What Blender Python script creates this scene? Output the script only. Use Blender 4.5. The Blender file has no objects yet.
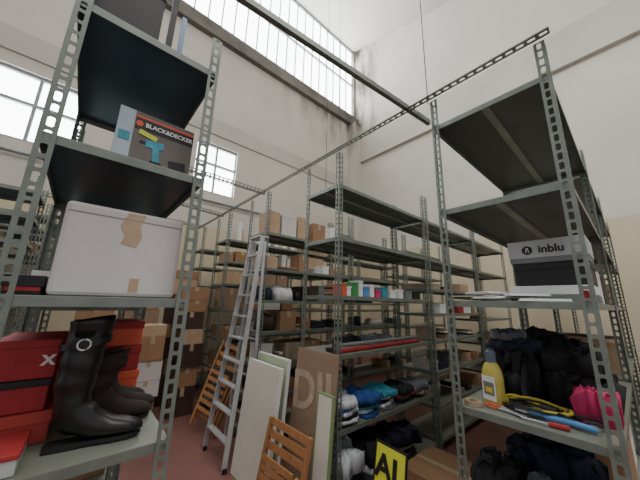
import bpy, math, random
from mathutils import Matrix, Vector, noise, Euler
random.seed(7)
C=bpy.context.scene.collection
H=1.55
# ---------------- materials ----------------
def M(name,col,rough=.6,metal=0,var=.12,scale=6,emit=0,bump=0,stretch=None):
    m=bpy.data.materials.new(name); m.use_nodes=True
    nt=m.node_tree; b=nt.nodes["Principled BSDF"]
    b.inputs["Roughness"].default_value=rough; b.inputs["Metallic"].default_value=metal
    tc=nt.nodes.new("ShaderNodeTexCoord"); n=nt.nodes.new("ShaderNodeTexNoise")
    n.inputs["Scale"].default_value=scale; n.inputs["Detail"].default_value=6
    if stretch:
        mp=nt.nodes.new("ShaderNodeMapping"); mp.inputs["Scale"].default_value=stretch
        nt.links.new(tc.outputs["Object"],mp.inputs[0]); nt.links.new(mp.outputs[0],n.inputs["Vector"])
    else: nt.links.new(tc.outputs["Object"],n.inputs["Vector"])
    r=nt.nodes.new("ShaderNodeValToRGB")
    r.color_ramp.elements[0].position=.3; r.color_ramp.elements[1].position=.7
    a=[max(0,c*(1-var)) for c in col]; z=[min(1,c*(1+var)) for c in col]
    r.color_ramp.elements[0].color=(*a,1); r.color_ramp.elements[1].color=(*z,1)
    nt.links.new(n.outputs["Fac"],r.inputs["Fac"]); nt.links.new(r.outputs["Color"],b.inputs["Base Color"])
    if bump:
        bp=nt.nodes.new("ShaderNodeBump"); bp.inputs["Strength"].default_value=bump
        nt.links.new(n.outputs["Fac"],bp.inputs["Height"]); nt.links.new(bp.outputs["Normal"],b.inputs["Normal"])
    if emit:
        nt.links.new(r.outputs["Color"],b.inputs["Emission Color"]); b.inputs["Emission Strength"].default_value=emit
    return m
def rgb(r,g,b): 
    f=lambda c:((c/255+.055)/1.055)**2.4 if c>10 else c/3294
    return (f(r),f(g),f(b))
STEEL=M("grey_green_steel",rgb(114,122,114),.45,.3,.18,9)
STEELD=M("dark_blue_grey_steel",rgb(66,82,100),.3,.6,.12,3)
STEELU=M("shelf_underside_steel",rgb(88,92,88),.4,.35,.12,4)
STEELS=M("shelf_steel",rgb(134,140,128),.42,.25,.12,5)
ALU=M("aluminium",rgb(200,202,204),.4,.5,.06,20)
CARD=M("brown_cardboard",rgb(148,114,84),.85,0,.14,5,bump=.05)
CARD2=M("light_cardboard",rgb(174,146,118),.85,0,.1,5,bump=.05)
CARDX=M("dull_brown_cardboard",rgb(140,116,94),.85,0,.14,4,bump=.05)
CARDL=M("faded_print_on_cardboard",rgb(172,152,130),.85,0,.2,9)
WCARD=M("white_carton",rgb(192,188,184),.8,0,.09,2.5,bump=.06)
TAPE=M("beige_tape",rgb(170,148,120),.4,0,.1,10)
WOOD=M("varnished_wood",rgb(164,116,74),.5,0,.2,9,stretch=(6,6,1))
BLACK=M("black_board",rgb(26,26,28),.6,0,.25,8)
LEATH=M("black_leather",rgb(17,16,18),.36,0,.4,26,bump=.3)
BROWN=M("dark_brown_suede",rgb(48,36,34),.8,0,.3,20,bump=.4)
RUB=M("black_rubber",rgb(18,18,18),.7,0,.1,10)
RED=M("red_card",rgb(150,36,38),.65,0,.22,5)
RED2=M("faded_red_card",rgb(170,62,54),.7,0,.2,5)
ORG=M("orange_card",rgb(208,86,54),.6,0,.14,6)
WHITE=M("white_paper",rgb(218,218,216),.7,0,.05,6)
GREY=M("grey_card",rgb(112,118,116),.6,0,.12,6)
LGREY=M("light_grey_card",rgb(172,176,174),.6,0,.08,6)
BLUE=M("blue_cloth",rgb(34,76,140),.85,0,.2,12,bump=.3)
NAVY=M("navy_cloth",rgb(30,34,52),.85,0,.25,12,bump=.3)
TEAL=M("teal_print",rgb(50,140,160),.5,0,.25,30)
PINK=M("pink_cloth",rgb(200,50,104),.7,0,.2,10,bump=.2)
YEL=M("yellow_plastic",rgb(206,184,62),.4,0,.1,6)
YEL2=M("dull_yellow_plastic",rgb(196,180,88),.35,0,.15,12)
YELS=M("yellow_green_sign",rgb(204,210,64),.55,0,.08,6)
LIME=M("yellow_green_print",rgb(190,200,60),.55,0,.05,6)
CYAN=M("light_blue_plastic",rgb(80,136,190),.4,0,.1,6)
GREEN=M("green_plastic",rgb(60,135,70),.5,0,.1,6)
WCL=M("white_cloth",rgb(200,200,202),.9,0,.1,10,bump=.3)
WPL=M("clear_white_plastic_wrap",rgb(200,208,212),.18,0,.12,14,bump=.6)
BCL=M("black_cloth",rgb(28,28,32),.85,0,.3,10,bump=.3)
RCL=M("red_cloth",rgb(132,36,48),.85,0,.2,10,bump=.3)
GCL=M("grey_cloth",rgb(100,102,108),.9,0,.2,10,bump=.3)
TCL=M("beige_cloth",rgb(160,144,122),.9,0,.2,10,bump=.3)
DBR=M("dark_brown_print",rgb(60,42,36),.6,0,.3,5)
GPR=M("grey_brown_print",rgb(98,90,86),.6,0,.15,4)
FOAM=M("green_tinted_board",rgb(176,190,160),.7,0,.06,3)
FGRN=M("green_board_edge",rgb(120,150,96),.7,0,.08,3)
CRM=M("cream_board",rgb(212,208,196),.7,0,.05,3)
CONC=M("stained_grey_concrete",rgb(108,104,98),.9,0,.4,1.1,bump=.2)
PCONC=M("pale_concrete",rgb(182,177,168),.9,0,.07,1)
FRAME=M("window_frame_metal",rgb(140,146,150),.5,.2,.1,5)
GLASS=M("daylit_frosted_glass",(.9,.95,.98),.3,0,.1,.5,emit=11)
CEIL=M("ceiling_plaster",rgb(194,191,185),.9,0,.06,.7)
SLATE=M("grey_blue_card",rgb(96,112,126),.5,0,.15,6)
PALEB=M("pale_grey_blue_card",rgb(160,172,180),.5,0,.15,6)
def wallmat():
    m=M("cream_grey_wall_plaster",rgb(196,190,180),.9,0,.08,.6)
    nt=m.node_tree; b=nt.nodes["Principled BSDF"]; src=b.inputs["Base Color"].links[0].from_socket
    g=nt.nodes.new("ShaderNodeNewGeometry"); s=nt.nodes.new("ShaderNodeSeparateXYZ"); nt.links.new(g.outputs["Position"],s.inputs[0])
    mr=nt.nodes.new("ShaderNodeMapRange"); mr.inputs[1].default_value=3.25; mr.inputs[2].default_value=3.3
    nt.links.new(s.outputs["Z"],mr.inputs[0])
    mx=nt.nodes.new("ShaderNodeMix"); mx.data_type='RGBA'
    nt.links.new(mr.outputs[0],mx.inputs[0]); mx.inputs[6].default_value=(*rgb(192,180,154),1); nt.links.new(src,mx.inputs[7])
    n=nt.nodes.new("ShaderNodeTexNoise"); n.inputs["Scale"].default_value=1.6; n.inputs["Detail"].default_value=8
    mp=nt.nodes.new("ShaderNodeMapping"); mp.inputs["Scale"].default_value=(1.6,1.6,.45); nt.links.new(g.outputs["Position"],mp.inputs[0]); nt.links.new(mp.outputs[0],n.inputs["Vector"])
    def mrange(src,a,b_,c=0,d=1):
        q=nt.nodes.new("ShaderNodeMapRange"); q.inputs[1].default_value=a; q.inputs[2].default_value=b_; q.inputs[3].default_value=c; q.inputs[4].default_value=d; nt.links.new(src,q.inputs[0]); return q.outputs[0]
    st=mrange(n.outputs["Fac"],.4,.6); zx=mrange(s.outputs["X"],3.0,7.0); zz=mrange(s.outputs["Z"],6.9,8.6); zy=mrange(s.outputs["Y"],4.9,6.2)
    def mul(a,c):
        k=nt.nodes.new("ShaderNodeMath"); k.operation='MULTIPLY'; nt.links.new(a,k.inputs[0]); nt.links.new(c,k.inputs[1]); return k.outputs[0]
    f=mul(mul(st,zx),mul(zz,zy))
    m2=nt.nodes.new("ShaderNodeMix"); m2.data_type='RGBA'; nt.links.new(f,m2.inputs[0]); nt.links.new(mx.outputs[2],m2.inputs[6]); m2.inputs[7].default_value=(*rgb(84,78,72),1)
    nt.links.new(m2.outputs[2],b.inputs["Base Color"]); return m
WALL=wallmat()
FLOOR=M("red_brown_concrete_floor",rgb(122,84,76),.45,0,.18,2.2,bump=.03)
# ---------------- mesh builder ----------------
class B:
    def __init__(s): s.v=[];s.f=[];s.m=[];s.mats=[]
    def k(s,mat):
        if mat not in s.mats: s.mats.append(mat)
        return s.mats.index(mat)
    def box(s,x0,x1,y0,y1,z0,z1,mat,R=None,o=None):
        n=len(s.v); P=[(x,y,z) for z in (z0,z1) for y in (y0,y1) for x in (x0,x1)]
        if R is not None:
            o=Vector(o or (0,0,0)); P=[tuple(R@(Vector(p)-o)+o) for p in P]
        s.v+=P
        for q in ((0,2,3,1),(4,5,7,6),(0,1,5,4),(2,6,7,3),(0,4,6,2),(1,3,7,5)):
            s.f.append(tuple(n+i for i in q)); s.m.append(s.k(mat))
        return s
    def bar(s,p,q,w,t,mat,up=(0,0,1)):
        p=Vector(p);q=Vector(q);d=(q-p);L=d.length;d.normalize()
        u=Vector(up); a=d.cross(u)
        if a.length<1e-4: a=d.cross(Vector((1,0,0)))
        a.normalize(); b=a.cross(d); n=len(s.v)
        for e in (p,q):
            for i,j in ((-1,-1),(1,-1),(1,1),(-1,1)): s.v.append(tuple(e+a*(i*w/2)+b*(j*t/2)))
        for f in ((0,3,2,1),(4,5,6,7),(0,1,5,4),(1,2,6,5),(2,3,7,6),(3,0,4,7)):
            s.f.append(tuple(n+i for i in f)); s.m.append(s.k(mat))
        return s
    def loft(s,rings,mat,cap=True):
        n=len(s.v); k=len(rings[0])
        for r in rings: s.v+= [tuple(p) for p in r]
        for i in range(len(rings)-1):
            for j in range(k):
                s.f.append((n+i*k+j,n+i*k+(j+1)%k,n+(i+1)*k+(j+1)%k,n+(i+1)*k+j)); s.m.append(s.k(mat))
        if cap:
            s.f.append(tuple(n+j for j in reversed(range(k)))); s.m.append(s.k(mat))
            e=n+(len(rings)-1)*k; s.f.append(tuple(e+j for j in range(k))); s.m.append(s.k(mat))
        return s
    def tube(s,pts,r,mat,seg=8,flat=1,cap=True):
        pts=[Vector(p) for p in pts]; rings=[]; ref=None
        for i,p in enumerate(pts):
            d=(pts[min(i+1,len(pts)-1)]-pts[max(i-1,0)]).normalized()
            if ref is None: ref=Vector((0,0,1)) if abs(d.z)<.9 else Vector((1,0,0))
            a=d.cross(ref).normalized(); b=a.cross(d)
            if abs(d.z)>=.9: ref=b
            rr=r[i] if isinstance(r,(list,tuple)) else r
            rings.append([p+a*rr*math.cos(t*2*math.pi/seg)+b*rr*flat*math.sin(t*2*math.pi/seg) for t in range(seg)])
        return s.loft(rings,mat,cap)
    def mesh(s,name):
        me=bpy.data.meshes.new(name); me.from_pydata([tuple(v) for v in s.v],[],s.f)
        for m in s.mats: me.materials.append(m)
        me.polygons.foreach_set("material_index",s.m); me.update(); return me
    def obj(s,name,parent=None,loc=(0,0,0),rot=(0,0,0),smooth=False,bev=0):
        me=s.mesh(name)
        if smooth: me.polygons.foreach_set("use_smooth",[True]*len(me.polygons))
        return put(me,name,parent,loc,rot,bev)
def put(me,name,parent=None,loc=(0,0,0),rot=(0,0,0),bev=0):
    o=bpy.data.objects.new(name,me); C.objects.link(o); o.location=loc; o.rotation_euler=rot
    if parent: o.parent=parent
    if bev:
        b=o.modifiers.new("b","BEVEL"); b.width=bev; b.segments=2; b.limit_method='ANGLE'
    return o
def T(o,label,cat,group=None):
    o["label"]=label; o["category"]=cat
    if group: o["group"]=group
    return o
def ST(o): o["kind"]="structure"; return o
def empty(name,loc=(0,0,0),rot=(0,0,0)):
    o=bpy.data.objects.new(name,None); C.objects.link(o); o.location=loc; o.rotation_euler=rot; o.empty_display_size=.1; return o
def text(s,size,mat,parent,loc,rot,name="printed_text",bold=0.0,sx=1):
    cu=bpy.data.curves.new(name,'FONT'); cu.body=s; cu.size=size; cu.extrude=.0008; cu.offset=bold; cu.align_x='CENTER'; cu.align_y='CENTER'
    t=bpy.data.objects.new(name,cu); C.objects.link(t); bpy.context.view_layer.update()
    me=bpy.data.meshes.new_from_object(t.evaluated_get(bpy.context.evaluated_depsgraph_get()))
    bpy.data.objects.remove(t); me.materials.clear(); me.materials.append(mat)
    o=put(me,name,parent,loc,rot); o.scale=(sx,1,1); return o
FY=(math.pi/2,0,0); FX=(math.pi/2,0,-math.pi/2)
# ---------------- slotted angle ----------------
_post={}
def angle_mesh(L):
    L=round(L,2)
    if L in _post: return _post[L]
    b=B(); W=.046; P=.05; n=max(1,round(L/P)); P=L/n
    for fl in (0,1):
        for i in range(n):
            z=i*P+P/2; c=W/2; a=.0095; hb=.018; ch=.004; Hh=P/2
            def p(u,w): 
                return (c+u,0,z+w) if fl==0 else (0,c+u,z+w)
            hole=[(a,-(hb-ch)),(a,hb-ch),(a-ch,hb),(-(a-ch),hb),(-a,hb-ch),(-a,-(hb-ch)),(-(a-ch),-hb),(a-ch,-hb)]
            outr=[(c,-(hb-ch)),(c,hb-ch),(a-ch,Hh),(-(a-ch),Hh),(-c,hb-ch),(-c,-(hb-ch)),(-(a-ch),-Hh),(a-ch,-Hh)]
            cor={1:(c,Hh),3:(-c,Hh),5:(-c,-Hh),7:(c,-Hh)}
            n0=len(b.v); b.v+=[p(*h) for h in hole]+[p(*h) for h in outr]
            for k in range(8):
                k2=(k+1)%8
                if k in cor:
                    b.v.append(p(*cor[k])); f=(n0+k,n0+8+k,len(b.v)-1,n0+8+k2,n0+k2)
                else: f=(n0+k,n0+8+k,n0+8+k2,n0+k2)
                b.f.append(f if fl==0 else f[::-1]); b.m.append(b.k(STEEL))
    me=b.mesh("slotted_angle"); _post[L]=me; return me
def angle(name,parent,L,loc,rot):
    o=put(angle_mesh(L),name,parent,loc,rot); s=o.modifiers.new("s","SOLIDIFY"); s.thickness=.0025; s.offset=0; return o
def shelf_mesh(sx,sy,long_x,mt,mu,nr):
    b=B(); t=.003; l=.034
    b.box(0,sx,0,sy,-t,0,mt)
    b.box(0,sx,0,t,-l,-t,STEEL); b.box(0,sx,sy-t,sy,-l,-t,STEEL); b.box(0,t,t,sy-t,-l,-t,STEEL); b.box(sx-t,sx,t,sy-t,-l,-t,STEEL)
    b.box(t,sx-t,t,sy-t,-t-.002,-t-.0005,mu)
    for i in range(1,nr+1):
        if long_x: y=sy*i/(nr+1); b.box(t,sx-t,y-.02,y+.02,-.02,-t-.003,STEELS)
        else: x=sx*i/(nr+1); b.box(x-.02,x+.02,t,sy-t,-.02,-t-.003,STEELS)
    return b.mesh("shelf")
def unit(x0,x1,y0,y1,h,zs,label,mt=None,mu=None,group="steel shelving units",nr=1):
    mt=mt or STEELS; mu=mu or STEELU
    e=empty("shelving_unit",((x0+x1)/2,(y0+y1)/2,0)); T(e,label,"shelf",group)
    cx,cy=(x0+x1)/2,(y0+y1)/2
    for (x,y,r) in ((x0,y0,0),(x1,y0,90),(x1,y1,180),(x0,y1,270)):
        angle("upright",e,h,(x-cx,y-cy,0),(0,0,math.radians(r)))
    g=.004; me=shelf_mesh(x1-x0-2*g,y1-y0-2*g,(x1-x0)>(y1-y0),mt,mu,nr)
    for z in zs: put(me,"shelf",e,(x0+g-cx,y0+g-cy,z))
    return e
# ---------------- room ----------------
NW=6.6; EW=7.5; WX0=-9
def zc(y): return 12.5+.31*(y-NW)
b=B(); b.box(-9,EW+.2,-5,NW+.2,-.1,0,FLOOR); ST(b.obj("floor"))
b=B(); t=.25; WB=8.98; WT=5.5; W0=4.15
b.box(WX0,EW,NW,NW+t,0,W0,WALL)
b.box(WX0,-3.2,NW,NW+t,W0,WT,WALL); b.box(-.5,1.6,NW,NW+t,W0,WT,WALL); b.box(2.65,EW,NW,NW+t,W0,WT,WALL)
b.box(WX0,EW,NW,NW+t,WT,WB,WALL); b.box(7.4,EW,NW,NW+t,WB,12.6,WALL)
ST(b.obj("wall_north"))
b=B(); b.box(EW,EW+.25,-5,NW+.25,0,12.6,WALL); ST(b.obj("wall_east"))
b=B(); 
b.v+=[(WX0,-5,zc(-5)),(EW+.2,-5,zc(-5)),(EW+.2,NW+.3,zc(NW+.3)),(WX0,NW+.3,zc(NW+.3))]; b.v+=[(x,y,z+.2) for x,y,z in b.v[:4]]
for f in ((0,1,2,3),(7,6,5,4),(0,4,5,1),(1,5,6,2),(2,6,7,3),(3,7,4,0)): b.f.append(f); b.m.append(b.k(CEIL))
ST(b.obj("ceiling"))
def window(n,x0,x1,z0,z1,nx,zz,fw=.05):
    b=B(); b.box(x0,x1,NW+.12,NW+.14,z0,z1,GLASS)
    for i in range(nx+1):
        x=x0+(x1-x0)*i/nx; b.box(x-fw/2,x+fw/2,NW+.08,NW+.12,z0,z1,FRAME)
    for z in [z0+.03]+zz+[z1-.03]: b.box(x0,x1,NW+.06,NW+.12,z-.03,z+.03,FRAME)
    ST(b.obj("window_%d"%n))
window(1,WX0,7.4,WB,12.5,44,[10.7],.035); window(2,-3.2,-.5,W0,WT,4,[4.9]); window(3,1.6,2.65,W0,WT,2,[4.95])
b=B(); b.box(WX0,EW,NW-.16,NW,WB-.4,WB,CONC); ST(b.obj("trim_1"))
b=B(); b.box(WX0,EW,NW-.04,NW,5.75,6.2,PCONC); ST(b.obj("trim_2"))
b=B(); b.box(EW-.07,EW,-5,NW-.35,6.98,7.9,PCONC); ST(b.obj("trim_3"))
b=B(); b.box(EW-.12,EW,-5,NW-.35,6.9,6.97,PCONC); ST(b.obj("trim_4"))
b=B(); b.box(7.1,7.5,NW-.35,NW,0,8.58,WALL); ST(b.obj("trim_5"))
b=B(); b.tube([(WX0,NW-.09,3.9),(7.1,NW-.09,3.9)],.03,GREY,10); T(b.obj("wall_pipe"),"grey pipe running along the high cream wall","pipe")
for (x,y,z0) in ((2.6,2.9,2.94),(3.6,3.6,2.94),(1.64,.76,2.94)):
    b=B(); b.tube([(0,0,z0),(0,0,zc(y)+.02)],.0035,BLACK,6); T(b.obj("hanging_wire",loc=(x,y,0)),"thin dark wire hanging straight down from the ceiling","wire","hanging wires")
# ---------------- shelving ----------------
Z0=1.035
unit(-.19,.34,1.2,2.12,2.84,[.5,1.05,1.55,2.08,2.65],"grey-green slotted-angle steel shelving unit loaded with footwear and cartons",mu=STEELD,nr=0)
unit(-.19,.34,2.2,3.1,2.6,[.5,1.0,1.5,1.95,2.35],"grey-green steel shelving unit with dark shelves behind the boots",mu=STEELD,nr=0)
R0=[.1,.56,Z0,1.58,2.13,2.73]; R1=[.12,.6,1.14,1.61,2.12,2.62]; R2=[.12,.5,.85,1.2,1.56,1.95,2.4]; R3=[.12,.6,1.0,1.4,1.8,2.15,2.5]
unit(1.62,3.15,.11,.735,2.93,R0,"grey-green slotted-angle shelving unit holding shoe boxes and a yellow bottle")
unit(3.2,4.73,.11,.735,2.93,R0,"grey-green slotted-angle shelving unit standing behind the shoe boxes")
unit(4.78,6.3,.11,.735,2.93,R0,"grey-green slotted-angle shelving unit near the white wall")
unit(1.62,3.15,1.62,2.1,2.93,R1,"grey-green steel shelving unit with folded clothes on a low shelf")
unit(3.2,4.73,1.62,2.1,2.93,[.12,.45,.8,1.14,1.45,1.75,2.12,2.62],"mostly empty grey-green steel shelving unit behind the clothes")
unit(4.78,6.3,1.62,2.1,2.93,[.12,.6,1.0,1.35,1.7,2.12,2.62],"empty grey-green steel shelving unit near the white wall")
unit(1.62,3.15,2.9,3.38,2.93,R2,"grey-green steel shelving unit with cardboard boxes on top shelf")
unit(3.2,4.73,2.9,3.38,2.93,R2,"mostly empty grey-green steel shelving unit in the middle row")
unit(4.78,6.3,2.9,3.38,2.93,R1,"empty grey-green steel shelving unit in the middle row")
unit(1.62,3.15,4.1,4.6,2.93,R3,"grey-green steel shelving unit with white rolls on top shelf")
unit(3.2,4.73,4.1,4.6,2.93,R3,"grey-green steel shelving unit near the window wall")
unit(4.78,6.3,4.1,4.6,2.93,R3,"grey-green steel shelving unit near the window wall")
unit(1.62,3.15,5.3,5.8,2.93,R3,"grey-green steel shelving unit standing against the window wall")
unit(3.2,4.73,5.3,5.8,2.93,R3,"grey-green steel shelving unit standing against the window wall")
FL=[.4,.75,1.1,1.45,1.75,2.05,2.3,2.55]
for (x,y) in ((-1.5,3.7),(-1.5,4.8),(-2.9,3.7),(-2.9,4.8),(-2.2,2.7),(-2.9,5.8),(-1.5,5.8)):
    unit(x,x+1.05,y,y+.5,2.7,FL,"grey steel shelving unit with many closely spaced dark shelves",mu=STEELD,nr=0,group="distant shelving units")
def tie(p,q,label):
    p=Vector(p);q=Vector(q);d=q-p; L=d.length
    e=angle("tie_beam",None,L,p,d.to_track_quat('Z','Y').to_euler()); T(e,label,"beam","tie beams on the shelving tops")
tie((1.60,.08,2.93),(1.60,5.8,2.93),"slotted steel angle running along the tops of the shelving rows")
b=B(); b.bar((1.85,.86,2.95),(.2,1.03,2.95),.03,.036,STEEL); T(b.obj("tie_beam"),"grey steel bar bridging the aisle between shelving tops","beam","tie beams on the shelving tops")
tie((.34,2.95,2.9),(1.6,2.95,2.9),"slotted steel angle bridging the aisle between two rows")
tie((-.4,4.0,2.9),(1.6,4.3,2.9),"slotted steel angle bridging the aisle near the window wall")
tie((-2.9,4.5,2.75),(1.6,5.3,2.9),"slotted steel angle bridging the aisle near the window wall")
# ---------------- generic things ----------------
def cbox(name,x0,x1,y0,y1,z0,h,mat,label,cat="box",lid=None,tape=None,rz=0,group=None,lidh=.035,bev=.004):
    cx,cy=(x0+x1)/2,(y0+y1)/2; sx,sy=(x1-x0)/2,(y1-y0)/2
    b=B(); b.box(-sx,sx,-sy,sy,0,h,mat); o=b.obj(name,loc=(cx,cy,z0+.001),rot=(0,0,math.radians(rz)),bev=bev); T(o,label,cat,group)
    if lid:
        b=B(); b.box(-sx-.004,sx+.004,-sy-.004,sy+.004,h-lidh,h+.003,lid); b.obj("lid",o,bev=.003)
    if tape:
        b=B(); w=min(.025,sx*.3); b.box(-w,w,-sy-.001,sy+.001,h,h+.0012,tape); b.box(-w,w,-sy-.0015,-sy,h*.7,h,tape); b.box(-w,w,sy,sy+.0015,h*.7,h,tape); b.obj("packing_tape",o)
    return o
def heap(name,x,y,z,sx,sy,h,mat,label,cat="clothing",seed=1,rz=0,crease=.3,ex=.22,N=22,group=None,lean=0,big=.3,rag=.1):
    b=B(); G=[]
    for i in range(N+1):
        for j in range(N+1):
            u=-1+2*i/N; v=-1+2*j/N
            u=math.copysign(abs(u)**.75,u); v=math.copysign(abs(v)**.75,v)
            e=max(0,(1-abs(u)**6)*(1-abs(v)**6))
            bg_=noise.noise(Vector((u*1.1+seed*2.3,v*1.1,seed)))
            rid=1-2.2*abs(noise.noise(Vector((u*2.3+seed,v*2.9-seed,seed*.7+bg_))))
            rid2=1-2*abs(noise.noise(Vector((u*5+seed,v*4.4,seed*1.3))))
            zz=h*e**ex*(.8+big*bg_+crease*.42*rid+crease*.2*rid2)
            k=1+rag*noise.noise(Vector((u*1.7,v*1.7,seed+4)))+.3*rag*noise.noise(Vector((u*6,v*6,seed)))
            px=u*sx/2*k*(1-.1*v*v); py=v*sy/2*k*(1-.1*u*u)
            if e>0:
                px+=.5*h*crease*noise.noise(Vector((u*3,v*3,seed+9)))*min(1,4*e)+lean*zz; py+=.5*h*crease*noise.noise(Vector((u*3,v*3,seed+19)))*min(1,4*e)
            b.v.append((px,py,max(0,zz) if e>0 else 0))
    ix=lambda i,j:i*(N+1)+j
    for i in range(N):
        for j in range(N): b.f.append((ix(i,j),ix(i+1,j),ix(i+1,j+1),ix(i,j+1))); b.m.append(b.k(mat))
    ring=[ix(i,0) for i in range(N)]+[ix(N,j) for j in range(N)]+[ix(i,N) for i in range(N,0,-1)]+[ix(0,j) for j in range(N,0,-1)]
    b.f.append(tuple(ring[::-1])); b.m.append(0)
    o=b.obj(name,loc=(x,y,z+.001),rot=(0,0,math.radians(rz)),smooth=True); return T(o,label,cat,group)
def boot(name,x,y,z,rz,h,mat,label,lean=0,group=None,buckle=True,sd=0,slouch=.012,wide=1,wn=.13):
    b=B(); K=36
    ns=max(6,int((h-.14)/.014))
    sec=[]
    for k in range(ns):
        t=k/ns; zz=h-(h-.14)*t
        fold=slouch*math.sin(zz*95+sd)*(.3+1.0*t)
        wd=1+(wide-1)*(1-t)
        sec.append((.004*math.sin(t*5+sd),.002*math.sin(t*7),zz,2*math.sin(zz*60+sd),(.064-.014*t+fold*.45)*wd,(.056-.015*t+fold*.45)*wd))
    sec+=[(0,0,.135,12,.050,.041),(.006,0,.105,30,.059,.038),(.03,0,.09,52,.060,.038),(.05,0,.078,62,.050,.04),(.07,0,.062,70,.046,.04),(.12,0,.046,80,.033,.044),(.17,0,.04,86,.027,.042),(.205,0,.034,90,.02,.033),(.222,0,.031,90,.009,.018)]
    rings=[]
    for (cx,cy,cz,tl,rx,ry) in sec:
        a=math.radians(tl); r=[]
        for j in range(K):
            q=j*2*math.pi/K
            wr=1+wn*noise.noise(Vector((math.cos(q)*1.6+sd,math.sin(q)*1.6,cz*26+sd)))*(1 if cz>.05 else .25)
            u=math.cos(q)*rx*wr; w=math.sin(q)*ry*wr
            X=cx+u*math.cos(a); Z=cz+u*math.sin(a)
            if cz>h*.98: Z+=.012*math.cos(q+.5)
            Z=max(Z,.014); X+=lean*max(0,cz-.1)
            r.append((X,cy+w,Z))
        rings.append(r[::-1])
    t0=rings[0]; cx=sum(p[0] for p in t0)/K; inner=[(cx+(p[0]-cx)*.93,p[1]*.93,p[2]) for p in t0]; deep=[(cx+(p[0]-cx)*.88,p[1]*.88,p[2]-.07) for p in t0]
    b.loft([deep,inner]+rings,mat); o=b.obj(name,loc=(x,y,z+.001),rot=(0,0,math.radians(rz)),smooth=True); T(o,label,"boot" if h>.22 else "shoe",group)
    out=[(-.052,.016),(-.046,.028),(0,.031),(.06,.031),(.13,.04),(.18,.038),(.208,.024),(.218,0)]
    pts=out+[(p[0],-p[1]) for p in out[::-1][1:]]
    b=B(); b.loft([[(p[0],p[1],.006 if p[0]>.02 else .0) for p in pts],[(p[0]*1.0,p[1],.018) for p in pts]],RUB); b.box(-.05,.01,-.028,.028,0,.016,RUB); b.obj("sole",o)
    if buckle:
        zz=h*.8; rr=(.071*wide,.061*wide)
        lx=lean*max(0,zz-.1)
        b=B(); b.loft([[(lx+rr[0]*math.cos(q*2*math.pi/K),rr[1]*math.sin(q*2*math.pi/K),zz+d+.012*math.cos(q*2*math.pi/K)) for q in range(K)] for d in (-.011,.011)],LEATH,False); b.obj("strap",o,smooth=True)
        fy=-rr[1]-.004
        b=B(); b.tube([(lx+.018*math.cos(q*math.pi/10),fy,zz+.018*math.sin(q*math.pi/10)) for q in range(21)],.0032,ALU,8); b.obj("buckle",o,smooth=True)
    return o
# ---------------- left rack contents ----------------
o=cbox("carton",-.085,.30,1.27,1.8,1.55,.335,WCARD,"large scuffed white carton with small torn beige tape patch",bev=.014)
b=B(); ty=-.2665
b.v+=[(-.02,ty,.2),(.03,ty,.19),(.045,ty,.235),(.035,ty,.28),(.05,ty,.325),(-.01,ty,.325),(-.03,ty,.27),(-.012,ty,.235)]; b.f.append(tuple(range(8))); b.m.append(b.k(TAPE))
b.obj("packing_tape",o)
b=B(); b.box(.03,.06,ty-.0006,ty,.02,.07,CARD2); b.obj("torn_patch",o)
b=B(); b.box(-.185,.187,-.2668,-.2662,.296,.2985,GREY); b.obj("flap_edge",o)
o=cbox("shoe_box",-.185,-.095,1.3,1.6,1.55,.06,BLACK,"flat black shoe box with a red band",lid=BLACK)
b=B(); b.box(-.04,.04,-.1515,-.15,.012,.03,RED); b.obj("printed_label",o)
cbox("shoe_box",-.18,-.06,1.85,2.05,1.55,.11,CYAN,"pale blue shoe box on a steel shelf",lid=WHITE)
o=cbox("power_tool_box",.0,.3,1.32,1.58,2.08,.275,GPR,"grey-brown retail box with power tool picture and yellow-green label")
f=-.1305
b=B(); b.box(-.149,-.092,f,f+.0005,0.003,.272,PALEB); b.obj("side_panel",o)
b=B(); b.box(-.088,.149,f-.0004,f,.19,.245,BLACK); b.obj("printed_band",o)
b=B(); b.box(-.088,.149,f-.0004,f,.2455,.256,ORG); b.obj("printed_stripe",o)
b=B(); b.loft([[(-.073+.015*math.cos(k*math.pi/3),yy,.218+.015*math.sin(k*math.pi/3)) for k in range(6)] for yy in (f-.0012,f-.0004)],ORG); b.obj("logo",o)
b=B()
b.bar((-.04,f-.001,.135),(.03,f-.001,.14),.034,.001,TEAL,up=(0,1,0)); b.bar((.0,f-.0012,.135),(.008,f-.0012,.06),.026,.001,TEAL,up=(0,1,0)); b.bar((-.015,f-.001,.05),(.03,f-.001,.046),.024,.001,BLACK,up=(0,1,0)); b.bar((-.062,f-.001,.135),(-.04,f-.001,.135),.012,.001,BLACK,up=(0,1,0))
b.obj("tool_picture",o)
b=B(); b.bar((-.14,f-.0018,.14),(-.1,f-.0018,.142),.04,.001,TEAL,up=(0,1,0)); b.obj("tool_picture",o)
b=B(); b.bar((-.07,f-.0024,.182),(.0,f-.0024,.165),.022,.001,LIME,up=(0,1,0)); b.obj("sticker",o)
b=B(); b.bar((.06,f-.001,.06),(.13,f-.001,.07),.05,.001,BLACK,up=(0,1,0)); b.obj("printed_panel",o)
tx=text("BLACK&DECKER",.0275,WHITE,o,(0,0,0),FY,bold=.0006)
wx=tx.dimensions.x or .2; sc_=.195/wx; tx.scale=(sc_,1,1); tx.location=(.046,f-.003,.217)
cbox("storage_box",-.16,.08,1.25,1.7,2.65,.3,BLACK,"black storage box on the highest shelf",lid=BLACK)
b=B(); b.box(.13,.16,1.5,1.53,2.654,3.35,BLACK); b.box(.24,.27,1.9,1.93,2.654,3.6,STEELD); b.box(.13,.27,1.5,1.53,2.654,2.68,BLACK); b.box(.24,.27,1.5,1.93,2.654,2.68,BLACK); T(b.obj("steel_bracket"),"dark upright steel bracket standing on the highest shelf","bracket")
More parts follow.
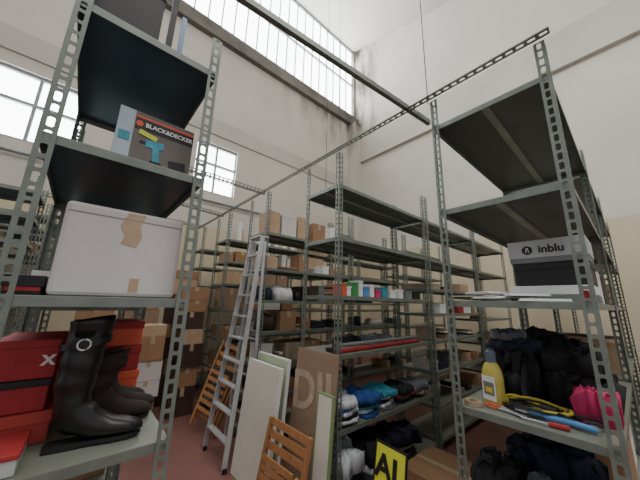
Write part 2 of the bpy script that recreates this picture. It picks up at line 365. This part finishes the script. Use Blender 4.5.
cbox("shoe_box",-.185,-.01,1.43,1.74,1.05,.1,RED2,"worn faded red shoe box beside the boots",lid=RED2,rz=3)
cbox("shoe_box",-.182,-.02,1.44,1.74,1.155,.1,RED,"red shoe box in a stack beside the boots",lid=BLACK,rz=-2,lidh=.02)
o=cbox("shoe_box",-.182,-.012,1.44,1.74,1.26,.13,RED,"worn red shoe box with white mark, topmost of a stack",lid=RED,rz=-3,lidh=.025)
text("X",.045,WHITE,o,(.062,-.152,.06),FY,bold=.0025)
cbox("shoe_box",-.183,-.05,1.23,1.41,1.05,.055,LGREY,"flat white and grey shoe box with red lid",lid=RED,lidh=.012,rz=-2)
cbox("shoe_box",.01,.31,1.82,2.09,1.05,.12,ORG,"orange shoe box behind the brown boots",lid=ORG)
cbox("shoe_box",.0,.3,1.82,2.09,1.175,.12,RED,"red shoe box behind the brown boots",lid=RED,rz=2)
cbox("shoe_box",.01,.3,1.82,2.08,1.3,.12,ORG,"orange shoe box on top of a stack",lid=RED)
boot("tall_boot",.045,1.345,1.05,-8,.42,LEATH,"tall black leather boot with one buckled strap",lean=.03,sd=1,wide=1.02,slouch=.003,wn=.07)
boot("short_boot",.1,1.48,1.05,2,.27,BROWN,"crumpled dark brown suede boot behind the tall black one",lean=.3,group="crumpled brown boots",buckle=False,sd=5,slouch=.018)
boot("short_boot",.13,1.6,1.05,-5,.19,BROWN,"short dark brown suede ankle boot",group="crumpled brown boots",buckle=False,sd=9,slouch=.012)
boot("short_boot",.11,1.71,1.05,3,.25,BROWN,"dark brown suede boot with slouched shaft",group="crumpled brown boots",buckle=False,lean=.25,sd=12,slouch=.018)
cbox("shoe_box",.05,.3,1.3,1.6,.5,.14,RED,"red shoe box on a low shelf",lid=RED)
cbox("shoe_box",-.15,.04,1.3,1.6,.5,.2,WHITE,"white shoe box on a low shelf",lid=GREY)
g="cartons on the rear shelving"
cbox("carton",-.15,.15,2.3,2.7,1.5,.22,CARD2,"light cardboard carton on a rear shelf",tape=TAPE,group=g)
cbox("carton",-.1,.3,2.3,2.75,1.0,.3,CARD,"brown cardboard carton on a rear shelf",tape=TAPE,group=g)
cbox("carton",-.15,.3,2.3,2.75,.5,.32,CARD,"brown cardboard carton on a low rear shelf",tape=TAPE,group=g)
cbox("carton",-.1,.2,2.3,2.7,1.95,.2,GREY,"grey carton on a rear shelf",group=g)
# ------------- small irregular stock -------------
PAL=[(CARD,"brown"),(CARD2,"light brown"),(WHITE,"white"),(GREY,"grey"),(BLACK,"black"),(CARD,"brown"),(WCARD,"off-white"),(DBR,"dark brown"),(NAVY,"navy"),(TCL,"beige"),(RED,"red")]
PALC=[(CARD,"brown"),(CARD2,"light brown"),(WHITE,"white"),(CARD,"brown"),(CARD2,"light brown"),(WCARD,"off-white")]
def stock(x0,x1,y0,y1,z,zmax,where,seed,dens=.7,grp=None,pal=None,zmin=.05,boxy=.62):
    pal=pal or PAL
    R=random.Random(seed); x=x0
    while x<x1-.08:
        w=R.choice((.07,.1,.14,.18,.25,.3)); w=min(w,x1-x)
        if R.random()<dens:
            m,nm=R.choice(pal); h=R.uniform(zmin,zmax); d=R.uniform(.18,min(.4,y1-y0)); k=R.random()
            if k<boxy: cbox("small_carton",x,x+w-.012,y0+.02,y0+.02+d,z,h,m,nm+" small carton "+where,group=grp or "small stock "+where,tape=TAPE if m in (CARD,CARD2) else None,lid=m if m not in (CARD,CARD2) else None,lidh=.02)
            elif k<boxy+.23: heap("soft_package",x+w/2,y0+.17,z,w*.9,.24,min(h,.16)+.03,m,nm+" soft wrapped package "+where,"package",seed+int(x*100),N=12,group="soft packages "+where)
            else:
                n=R.randint(2,5)
                for q in range(n): 
                    cbox("flat_packet",x,x+w-.015-.01*R.random(),y0+.03,y0+.27,z+q*.023,.021,R.choice(PAL)[0],"thin flat packet in a stack "+where,group="flat packets "+where,bev=.002)
        x+=w+R.choice((.01,.02,.1))
for (x,w,hh,m,nm) in ((1.69,.06,.1,ORG,"orange"),(1.76,.05,.08,WHITE,"white"),(1.83,.07,.12,GREEN,"green"),(1.92,.05,.14,WHITE,"white"),(1.98,.08,.09,CYAN,"light blue"),(2.08,.06,.11,WHITE,"white"),(2.17,.07,.07,PINK,"pink"),(2.27,.09,.1,TEAL,"teal"),(2.4,.1,.07,WHITE,"white"),(2.56,.08,.09,WHITE,"white"),(2.7,.12,.08,GREY,"grey"),(2.86,.14,.08,BLACK,"black")):
    cbox("small_box",x,x+w,1.65,1.76,1.61,hh,m,"small "+nm+" retail package on a shelf",group="small packages on a steel shelf",lid=m,lidh=.012)
for i,(m,nm,y,z) in enumerate(((RED,"red",1.68,1.14),(WHITE,"white",1.73,1.14),(RCL,"dark red",1.78,1.14),(GREY,"grey",1.705,1.178))):
    b=B(); b.tube([(0,0,0),(1.3,0,0)],.017,m,12); b.tube([(-.005,0,0),(.012,0,0)],.019,BLACK,12)
    T(b.obj("long_roll",loc=(1.66,y,z+.021)),"long thin "+nm+" roll lying along the shelf","roll","long rolls on the shelf")
sd=0
RG=random.Random(5)
def pile(x,y,z,sx,sy,layers):
    global sd
    zz=z
    for i,(m,nm,h) in enumerate(layers):
        sd+=1; top=i==len(layers)-1
        if top:
            heap("crumpled_garment",x+RG.uniform(-.01,.01),y-.02,zz,sx*1.0,sy*1.0,h,m,"loosely folded "+nm+" garment on top of a pile","clothing",sd*1.37,rz=RG.uniform(-14,14),crease=.6,ex=.13,N=30,group="garments piled on the shelving",big=.55,rag=.3)
        else:
            heap("folded_garment",x+RG.uniform(-.02,.02),y+RG.uniform(-.03,.02),zz,sx*RG.uniform(.8,1.05),sy*RG.uniform(.85,1),h,m,"flat folded "+nm+" garment in a clothes pile","clothing",sd*1.37,rz=RG.uniform(-12,12),crease=.25,ex=.09,N=20,group="garments piled on the shelving",big=.22,rag=.18)
            zz+=h*.95
Wt,Bl,Nv,Rd,Bk,Gy,Tn,Te,Wp=(WCL,"white"),(BLUE,"blue"),(NAVY,"navy"),(RCL,"dark red"),(BCL,"black"),(GCL,"grey"),(TCL,"beige"),(TEAL,"teal"),(WPL,"plastic-wrapped white")
P_=lambda c,h:(c[0],c[1],h)
pile(1.79,1.8,.6,.27,.3,[P_(Nv,.03),P_(Wt,.02),P_(Bk,.035),P_(Wp,.03),P_(Bl,.025),P_(Wp,.06)])
pile(2.06,1.8,.6,.26,.3,[P_(Bl,.035),P_(Wp,.03),P_(Te,.025),P_(Nv,.03),P_(Bl,.06)])
pile(2.34,1.8,.6,.29,.3,[P_(Gy,.03),P_(Wp,.035),P_(Bk,.025),P_(Wt,.03),P_(Te,.05)])
pile(2.64,1.8,.6,.29,.3,[P_(Nv,.035),P_(Gy,.03),P_(Rd,.025),P_(Bk,.06)])
pile(2.94,1.8,.6,.28,.3,[P_(Bk,.04),P_(Tn,.03),P_(Gy,.07)])
pile(1.82,1.8,.12,.32,.34,[P_(Bk,.06),P_(Nv,.05),P_(Gy,.05),P_(Wp,.12)])
pile(2.18,1.8,.12,.36,.34,[P_(Gy,.08),P_(Wt,.05),P_(Bk,.14)])
pile(2.6,1.8,.12,.4,.34,[P_(Bk,.08),P_(Tn,.05),P_(Nv,.12)])
pile(2.05,1.94,1.14,.3,.2,[P_(Bk,.08)]); pile(2.5,1.94,1.14,.34,.2,[P_(Gy,.08)])
stock(1.68,3.1,1.82,2.06,1.61,.1,"on the shelf behind small packages",51,.5)
for k,z in enumerate([.45,.8,1.14,1.45,1.75]): stock(3.25,4.65,1.64,2.05,z,.14,"on the middle shelving",20+k,.55)
for k,z in enumerate([.6,1.0,1.35]): stock(4.85,6.2,1.64,2.05,z,.16,"on the shelving by the white wall",30+k,.4)
stock(1.68,3.1,2.93,3.35,2.4,.32,"on the top of the second row",41,1,pal=PALC,zmin=.16,boxy=.9)
stock(3.25,4.65,2.93,3.35,2.4,.25,"on the top of the second row",42,.6,pal=PALC,zmin=.12,boxy=.9)
for k,z in enumerate(R2[1:-1]): stock(1.68,3.1,2.93,3.35,z,.24,"on the second row of shelving",60+k,.97,pal=PAL+PALC)
for k,z in enumerate(R2[1:-2]): stock(3.25,4.65,2.93,3.35,z,.15,"on the second row of shelving",70+k,.4)
for k,z in enumerate(R3[1:5]):
    x=1.66
    for j in range(5):
        w=random.uniform(.2,.38); h=random.uniform(.14,.33); 
        if x+w>3.1: break
        cbox("carton",x,x+w,4.12+random.uniform(0,.05),4.5,z,h,random.choice((CARD,CARD,CARD2,CARDX,WCARD)),"cardboard carton on the far row of shelving",tape=TAPE,group="cartons on the far row",rz=random.uniform(-1,1)); x+=w+random.uniform(.02,.05)
stock(1.68,3.1,4.13,4.55,2.15,.24,"on the far row of shelving",85,.95,pal=PALC,zmin=.1,boxy=.9)
for (x,z,w,h,m,nm) in ((3.3,2.15,.4,.26,CARD2,"light brown"),(3.8,2.5,.3,.3,CARD2,"light brown"),(3.3,2.5,.3,.24,CARD,"brown")):
    cbox("carton",x,x+w,4.13,4.55,z,h,m,nm+" cardboard carton on the far row of shelving",tape=TAPE,group="cartons on the far row")
for i in range(16):
    x=1.68+i*.09; h=.24+.14*random.random(); m=[WHITE,WCARD,WHITE,CARD2][i%4]
    b=B(); b.tube([(0,0,0),(0,0,h)],.033,m,14); b.tube([(0,0,h-.001),(0,0,h+.002)],.015,BLACK,8)
    T(b.obj("paper_roll",loc=(x,4.2+.14*(i%2),2.501)),"white paper roll standing upright on the top shelf","roll","rolls standing on the top shelf")
for (x,y) in ((-1.5,3.7),(-1.5,4.8),(-2.9,3.7),(-2.2,2.7)):
    for k,z in enumerate(FL[:6]):
        if (x,y)==(-1.5,3.7) and k in (2,3): continue
        stock(x+.06,x+1.0,y+.02,y+.45,z,.16,"on the distant dark shelving",int(100+x*10+y*7)+k*13,.45)
cbox("carton",-1.0,-.65,3.73,4.1,1.45,.24,WHITE,"white carton with pale blue tape on distant dark shelving",tape=CYAN); cbox("carton",-1.4,-1.1,3.73,4.1,1.1,.26,ORG,"orange carton on distant dark shelving")
def col(x,y,w,hs,d=.42):
    z=0
    for h in hs:
        a=random.uniform(0,.09); c=random.uniform(0,.09)
        m,nm=random.choice(((CARD,"brown"),(CARD,"brown"),(CARD2,"light brown"),(CARDX,"dull brown"),(WCARD,"off-white"),(DBR,"dark brown")))
        cbox("carton",x+a,x+w-c,y+random.uniform(0,.05),y+d,z,h,m,nm+" carton in an untidy tall stack on the floor",tape=TAPE,group="stacked cartons on the floor",rz=random.uniform(-2.5,2.5)); z+=h+.003
col(.5,4.85,.5,(.4,.22,.3,.18,.26,.2,.15)); col(1.08,4.85,.45,(.4,.25,.3,.2,.25,.2,.25,.14)); col(-.05,4.8,.48,(.4,.3,.22,.2,.3)); col(1.12,4.28,.42,(.35,.26,.3,.2,.24,.16,.2),.38); col(.62,4.28,.42,(.3,.2,.24,.3,.14),.38)
# ---------------- right unit contents ----------------
cbox("shoe_box",1.98,2.26,.13,.46,1.675,.125,BLACK,"black shoe box under a grey one",lid=BLACK)
o=cbox("shoe_box",1.97,2.27,.13,.475,1.805,.13,GREY,"grey shoe box with pale logo lid, stacked on black one",lid=LGREY,lidh=.1)
text("inblu",.06,BLACK,o,(-.1555,-.03,.075),FX,bold=.0015)
b=B(); K=24
b.loft([[(-.1545,.08+.026*math.cos(k*2*math.pi/K),.075+.026*math.sin(k*2*math.pi/K)) for k in range(K)],[(-.1552,.08+.026*math.cos(k*2*math.pi/K),.075+.026*math.sin(k*2*math.pi/K)) for k in range(K)]],BLACK)
for s in (-1,1): b.bar((-.1558,.08+.008*s,.061),(-.1558,.08+.002*s,.09),.004,.0006,WHITE,up=(1,0,0))
b.obj("logo",o)
cbox("catalogue",1.95,2.3,.12,.5,1.58,.04,GREY,"thick catalogue under the shoe boxes",cat="book",rz=2)
cbox("catalogue",1.96,2.28,.13,.49,1.622,.05,WHITE,"pale thick catalogue under the shoe boxes",cat="book")
for i,(x,y,s,rz) in enumerate([(1.76,.3,.27,8),(1.8,.5,.25,-20),(1.78,.4,.24,30),(1.76,.56,.18,60)]):
    b=B()
    for k in range(4): b.box(-s/2+.006*k,s/2+.003*k,-s*.36,s*.36-.008*(k%2),.003*k,.003*k+.003,WHITE)
    b.box(-s*.4,s*.4,-s*.25,s*.2,.012,.0123,LGREY)
    T(b.obj("paper_stack",loc=(x,y,1.581+.013*i),rot=(0,0,math.radians(rz))),"thin stack of white printed papers on a shelf","paper","loose papers on the shelf")
cbox("small_box",1.67,1.74,.13,.16,1.58,.05,RED,"small red box at the shelf corner")
def bottle(x,y,z):
    def rg(prof):
        R=[]
        for (zz,rx,ry) in prof:
            R.append([(math.copysign(abs(math.cos(j*math.pi/12))**.6,math.cos(j*math.pi/12))*rx,math.copysign(abs(math.sin(j*math.pi/12))**.6,math.sin(j*math.pi/12))*ry,zz) for j in range(24)])
        return R
    b=B(); b.loft(rg([(0,.03,.045),(.008,.035,.05),(.14,.035,.05),(.175,.032,.045),(.2,.026,.034),(.22,.018,.019),(.232,.016,.016)]),YEL2); o=b.obj("oil_bottle",loc=(x,y,z+.001),rot=(0,0,math.radians(-20)),smooth=True); T(o,"dull yellow plastic oil bottle with grey cap and label","bottle")
    b=B(); b.loft([[(r*math.cos(j*math.pi/10),r*math.sin(j*math.pi/10),zz) for j in range(20)] for zz,r in ((.215,.025),(.265,.025),(.278,.018))],SLATE); b.obj("cap",o)
    b=B(); b.box(-.0365,-.0355,-.038,.038,.025,.145,WHITE); b.box(-.0372,-.0365,-.03,.03,.05,.115,GREY); b.box(-.0378,-.0372,-.02,.02,.065,.09,YEL); b.obj("printed_label",o)
bottle(1.79,.585,Z0)
b=B(); rr=[]
for j in range(32):
    a=j*2*math.pi/32; c,s=math.cos(a),math.sin(a); rr.append([(c*.022,s*.022,0),(c*.042,s*.042,0),(c*.042,s*.042,.022),(c*.022,s*.022,.022)])
rr.append(rr[0]); b.loft(rr,TAPE,False); T(b.obj("tape_roll",loc=(1.69,.66,Z0+.001)),"small roll of beige adhesive tape lying flat","tape")
def squig(name,c,z,r,mat,label,cat,turns,R,seed,flat=1,n=60,ph=0,el=1.3):
    pts=[]
    for i in range(n):
        t=i/(n-1); a=t*turns*2*math.pi+ph
        rr=R*(1+.5*noise.noise(Vector((t*4,seed,0))))
        pts.append((rr*math.cos(a)+.35*R*noise.noise(Vector((t*5,seed,5))),rr*el*math.sin(a),r*flat+.002+.03*abs(noise.noise(Vector((t*6,seed,9))))+t*.012*turns))
    b=B(); b.tube(pts,r,mat,8,flat); return T(b.obj(name,loc=(c[0],c[1],z+.001),smooth=True),label,cat)
squig("yellow_hose",(1.86,.42),Z0,.0075,YEL,"yellow plastic hose tangled loosely on the shelf","hose",1.8,.08,3,n=90,el=1.7)
squig("power_cable",(1.80,.44),Z0,.005,BLACK,"black power cable tangled on the steel shelf","cable",2.6,.08,8,n=120,el=1.5)
squig("power_cable",(1.80,.25),Z0,.006,BLACK,"thick black power cable looped near the scissors","cable",1.5,.06,18)
squig("leather_belt",(1.86,.52),Z0,.013,BLACK,"black belt coiled beside the yellow hose","belt",1.4,.05,11,flat=.3)
b=B(); b.tube([(0,.16,.016),(.01,.08,.018),(.02,.0,.02),(.015,-.08,.018)],[.011,.013,.014,.012],CYAN,10); o=b.obj("hand_tool",loc=(1.72,.27,Z0+.001),rot=(0,0,-.1),smooth=True); T(o,"hand tool with thick light blue handle on the shelf","tool")
b=B(); b.tube([(.0,.155,.016),(-.005,.21,.016)],.007,ALU,8); b.obj("tool_head",o,smooth=True)
b=B(); b.bar((-.07,-.01,.008),(.05,.012,.008),.014,.005,ALU); b.bar((-.07,.012,.012),(.05,-.012,.012),.014,.005,ALU); o=b.obj("scissors",loc=(1.71,.5,Z0+.001),rot=(0,0,1.2)); T(o,"open scissors with orange handles on the shelf","scissors")
for s in (-1,1):
    b=B(); b.tube([(.08+.03*math.cos(a*math.pi/8),s*.022+.018*math.sin(a*math.pi/8),.011) for a in range(17)],.005,ORG,8); b.obj("handle",o,smooth=True)
b=B(); b.tube([(0,-.09,.012),(0,-.02,.012)],.011,RED,10); b.tube([(0,-.02,.012),(0,.08,.012)],.004,ALU,8); T(b.obj("screwdriver",loc=(1.67,.36,Z0+.001),rot=(0,0,.1)),"screwdriver with a red handle lying on the shelf","tool")
# bags
o=heap("backpack",2.16,.56,Z0,.27,.27,.23,BCL,"slumped black backpack with dark pocket and loose straps","bag",4.2,crease=.7,ex=.2,N=32,lean=-.1,rag=.2)
q=heap("front_pocket",-.1,.0,.02,.12,.2,.12,BCL,"x","y",8.1,crease=.5,ex=.2,N=16)
for k in ("label","category"): del q[k]
q.parent=o
for s,c in ((.06,GCL),(-.06,BCL)):
    b=B(); b.tube([(-.02,s,.24),(-.1,s*1.1,.22),(-.16,s*1.2,.15),(-.175,s*1.1,.07),(-.2,s*1.3,.03),(-.26,s*1.1,.02)],.015,c,8,.25); b.obj("shoulder_strap",o,smooth=True)
heap("handbag",2.17,.27,Z0,.27,.27,.17,BCL,"flattened black handbag beside a backpack","bag",6.3,crease=.7,ex=.2,N=28,rag=.2)
heap("pink_bag",1.94,.2,Z0,.15,.15,.13,PINK,"soft bright pink bag spilling over beside black bags","bag",9.1,crease=.6,ex=.16,rag=.2)
heap("crumpled_garment",2.17,.27,Z0+.18,.25,.25,.09,BCL,"crumpled black garment on top of a handbag","clothing",35.6,crease=.8,ex=.2,rag=.3,N=30)
heap("crumpled_garment",2.15,.55,Z0+.25,.25,.24,.06,NAVY,"crumpled navy garment on a pile of bags","clothing",33.1,crease=.8,ex=.18,rag=.3,N=30)
heap("crumpled_shirt",2.13,.58,Z0+.315,.2,.16,.05,GCL,"grey shirt laid over dark clothing","clothing",12.4,crease=.8,ex=.18,rag=.3,N=30)
heap("handbag",2.58,.42,Z0,.3,.4,.34,BCL,"black handbag at the shelf rear","bag",14.2,crease=.4)
heap("plastic_bag",1.81,.23,.56,.28,.14,.18,WPL,"crumpled clear white plastic bag","bag",21.3,crease=.7,ex=.2,N=30)
heap("tool_bag",1.81,.61,.56,.3,.18,.19,BCL,"dark tool bag crumpled on a low shelf","bag",22.1,crease=.7,ex=.2,N=26)
heap("grey_jacket",1.81,.42,.56,.28,.15,.16,GCL,"crumpled grey jacket between two bags","clothing",25.7,crease=.7,ex=.2,N=24)
heap("crumpled_garment",2.09,.42,.56,.18,.4,.26,NAVY,"crumpled navy garment behind bags","clothing",27.7,crease=.7,ex=.2,N=24)
cbox("carton",2.27,2.65,.15,.6,.56,.3,CARD,"brown carton on a low shelf",tape=TAPE)
for (x,z,m,w,nm) in ((2.75,1.58,WHITE,.3,"white"),(3.3,1.58,CARD,.35,"brown"),(3.4,Z0,CARD2,.4,"light brown"),(3.9,Z0,BLACK,.35,"black"),(2.75,.56,WHITE,.3,"white"),(5.0,1.58,CARD2,.4,"light brown")):
    cbox("carton",x,x+w,.16,.62,z,.25,m,nm+" carton on the long row of shelving",tape=TAPE,group="cartons on the long shelving row")
# ---------------- ladder ----------------
o0=Vector((1.42,3.02,0))
e=empty("stepladder",tuple(o0)); T(e,"tall slim folded aluminium stepladder leaning by the shelving row","ladder")
F1,F2=Vector((1.27,2.74,0))-o0,Vector((1.27,3.26,0))-o0
T1,T2=Vector((1.52,2.79,2.3))-o0,Vector((1.52,3.03,2.3))-o0
Q1,Q2=Vector((1.50,2.74,0))-o0,Vector((1.50,3.28,0))-o0
U1,U2=Vector((1.555,2.79,2.24))-o0,Vector((1.555,3.03,2.24))-o0
for a,c in ((F1,T1),(F2,T2)): B().bar(a,c,.018,.048,ALU,up=(1,0,0)).obj("side_rail",e)
for i in range(1,10):
    t=i*.1; b=B(); b.bar(F1.lerp(T1,t),F2.lerp(T2,t),.06,.016,ALU); b.obj("step",e)
b=B(); b.box(1.47-o0.x,1.6-o0.x,2.78-o0.y,3.04-o0.y,2.285,2.3,ALU); b.obj("top_platform",e)
for a,c in ((Q1,U1),(Q2,U2)): B().bar(a,c,.016,.03,ALU,up=(1,0,0)).obj("rear_leg",e)
for i in range(1,6):
    t=i*.17; b=B(); b.bar(Q1.lerp(U1,t),Q2.lerp(U2,t),.016,.016,ALU); b.obj("cross_brace",e)
for p in (F1,F2,Q1,Q2): b=B(); b.box(p.x-.02,p.x+.02,p.y-.03,p.y+.03,0,.035,BLACK); b.obj("foot",e)
# ---------------- folded wooden chairs ----------------
def fchair(x,y,rz,lean,label,h=.85,roll=0):
    e=empty("folding_chair",(x,y,0.01),(0,0,math.radians(rz))); T(e,label,"chair","folded wooden chairs")
    L=math.radians(lean); R=Matrix.Rotation(-L,3,'X')@Matrix.Rotation(math.radians(roll),3,'Y'); w=.2; up_=.2*abs(math.sin(math.radians(roll)))
    def P(a,b_,c): return R@Vector((a,b_,c))+Vector((0,0,up_))
    for s in (-1,1):
        B().bar(P(s*w,0,0),P(s*w,0,h),.024,.035,WOOD,up=(0,1,0)).obj("back_leg",e)
        B().bar(P(s*(w-.035),-.03,.0),P(s*(w-.035),-.03,h*.62),.022,.035,WOOD,up=(0,1,0)).obj("front_leg",e)
    b=B()
    for zz in (.96,.84,.72): b.bar(P(-w,0,h*zz),P(w,0,h*zz),.012,.05,WOOD,up=R@Vector((0,0,1)))
    b.obj("backrest",e)
    b=B()
    for i in range(6): zz=h*(.2+i*.085); b.bar(P(-w+.05,-.055,zz),P(w-.05,-.055,zz),.014,.04,WOOD,up=R@Vector((0,0,1)))
    b.obj("seat",e)
    b=B(); b.bar(P(-w,0,h*.12),P(w,0,h*.12),.02,.025,WOOD,up=R@Vector((0,0,1))); b.obj("stretcher",e)
fchair(1.22,1.85,-80,9,"folded wooden slatted chair leaning against cardboard",h=.64,roll=5)
fchair(1.36,3.62,-65,13,"folded wooden slatted chair tilted in the aisle beside a ladder",h=.98,roll=12)
def board(name,x,y0,y1,h,lean,mat,label,cat,t=.02,edge=None,rz=0):
    w=y1-y0; b=B(); b.box(0,t,-w/2,w/2,0,h,mat)
    if edge:
        b.box(-.001,t+.001,-w/2-.012,-w/2,0,h,edge); b.box(-.001,t+.001,w/2,w/2+.012,0,h,edge); b.box(-.001,t+.001,-w/2-.012,w/2+.012,h,h+.012,edge)
    o=b.obj(name,loc=(x,(y0+y1)/2,.002),rot=(0,math.radians(lean),math.radians(rz)),bev=.002); return T(o,label,cat)
board("foam_board",1.42,2.14,2.66,1.03,5,FOAM,"large pale green board with white edges leaning on shelving","board",.03,WHITE)
board("foam_board",1.32,2.12,2.69,.97,6,CRM,"wide white board leaning in front of a green one","board",.03,WHITE)
o=board("cardboard_sheet",1.45,1.56,2.07,1.16,6,CARDX,"flattened brown cardboard sheet with big faded letters","cardboard",.012)
text("DII",.4,CARDL,o,(-.002,0.02,.84),(math.pi/2,math.radians(-5),-math.pi/2),bold=.008)
board("foam_board",1.37,1.5,1.64,.9,5,CRM,"narrow pale board with green edges in front of cardboard","board",.02,FGRN)
o=board("warning_sign",1.55,1.08,1.29,.66,8,YELS,"yellow-green sign board with black letters leaning upright","sign",.01,BLACK)
o.rotation_euler=(math.radians(2),math.radians(8),0); o.location.z=.01
text("AL",.18,BLACK,o,(-.002,.0,.54),FX,bold=.006)
cbox("carton",1.95,2.4,.86,1.3,0,.42,CARD,"brown carton on the floor between shelving rows",tape=TAPE)
# ---------------- light and camera ----------------
w=bpy.data.worlds.new("w"); bpy.context.scene.world=w; w.use_nodes=True
bg=w.node_tree.nodes["Background"]; bg.inputs[0].default_value=(.95,.97,1,1); bg.inputs[1].default_value=.64
def area(loc,size,power,target,col=(1,1,1)):
    l=bpy.data.lights.new("area","AREA"); l.shape='RECTANGLE'; l.size=size[0]; l.size_y=size[1]; l.energy=power; l.color=col
    o=bpy.data.objects.new("fill_light",l); C.objects.link(o); o.location=loc; o.rotation_euler=(Vector(target)-Vector(loc)).to_track_quat('-Z','Y').to_euler()
area((1,-2,8.8),(6,3),380,(2,2.5,0),(1,.97,.94))  # soft overhead fill added to lift the interior, not a lamp in the hall
cam=bpy.data.cameras.new("camera"); co=bpy.data.objects.new("camera",cam); C.objects.link(co); bpy.context.scene.camera=co
cam.sensor_width=36; cam.lens=36*270/640; cam.clip_start=.05
yaw=math.radians(40.9); p=math.radians(13); S=.0255
f=Vector((math.sin(yaw)*math.cos(p),math.cos(yaw)*math.cos(p),math.sin(p))); r0=Vector((math.cos(yaw),-math.sin(yaw),0)); u0=r0.cross(f)
r=(r0+u0*S).normalized(); u=(u0-r0*S).normalized()
co.matrix_world=Matrix(((r.x,u.x,-f.x,0),(r.y,u.y,-f.y,0),(r.z,u.z,-f.z,H),(0,0,0,1)))
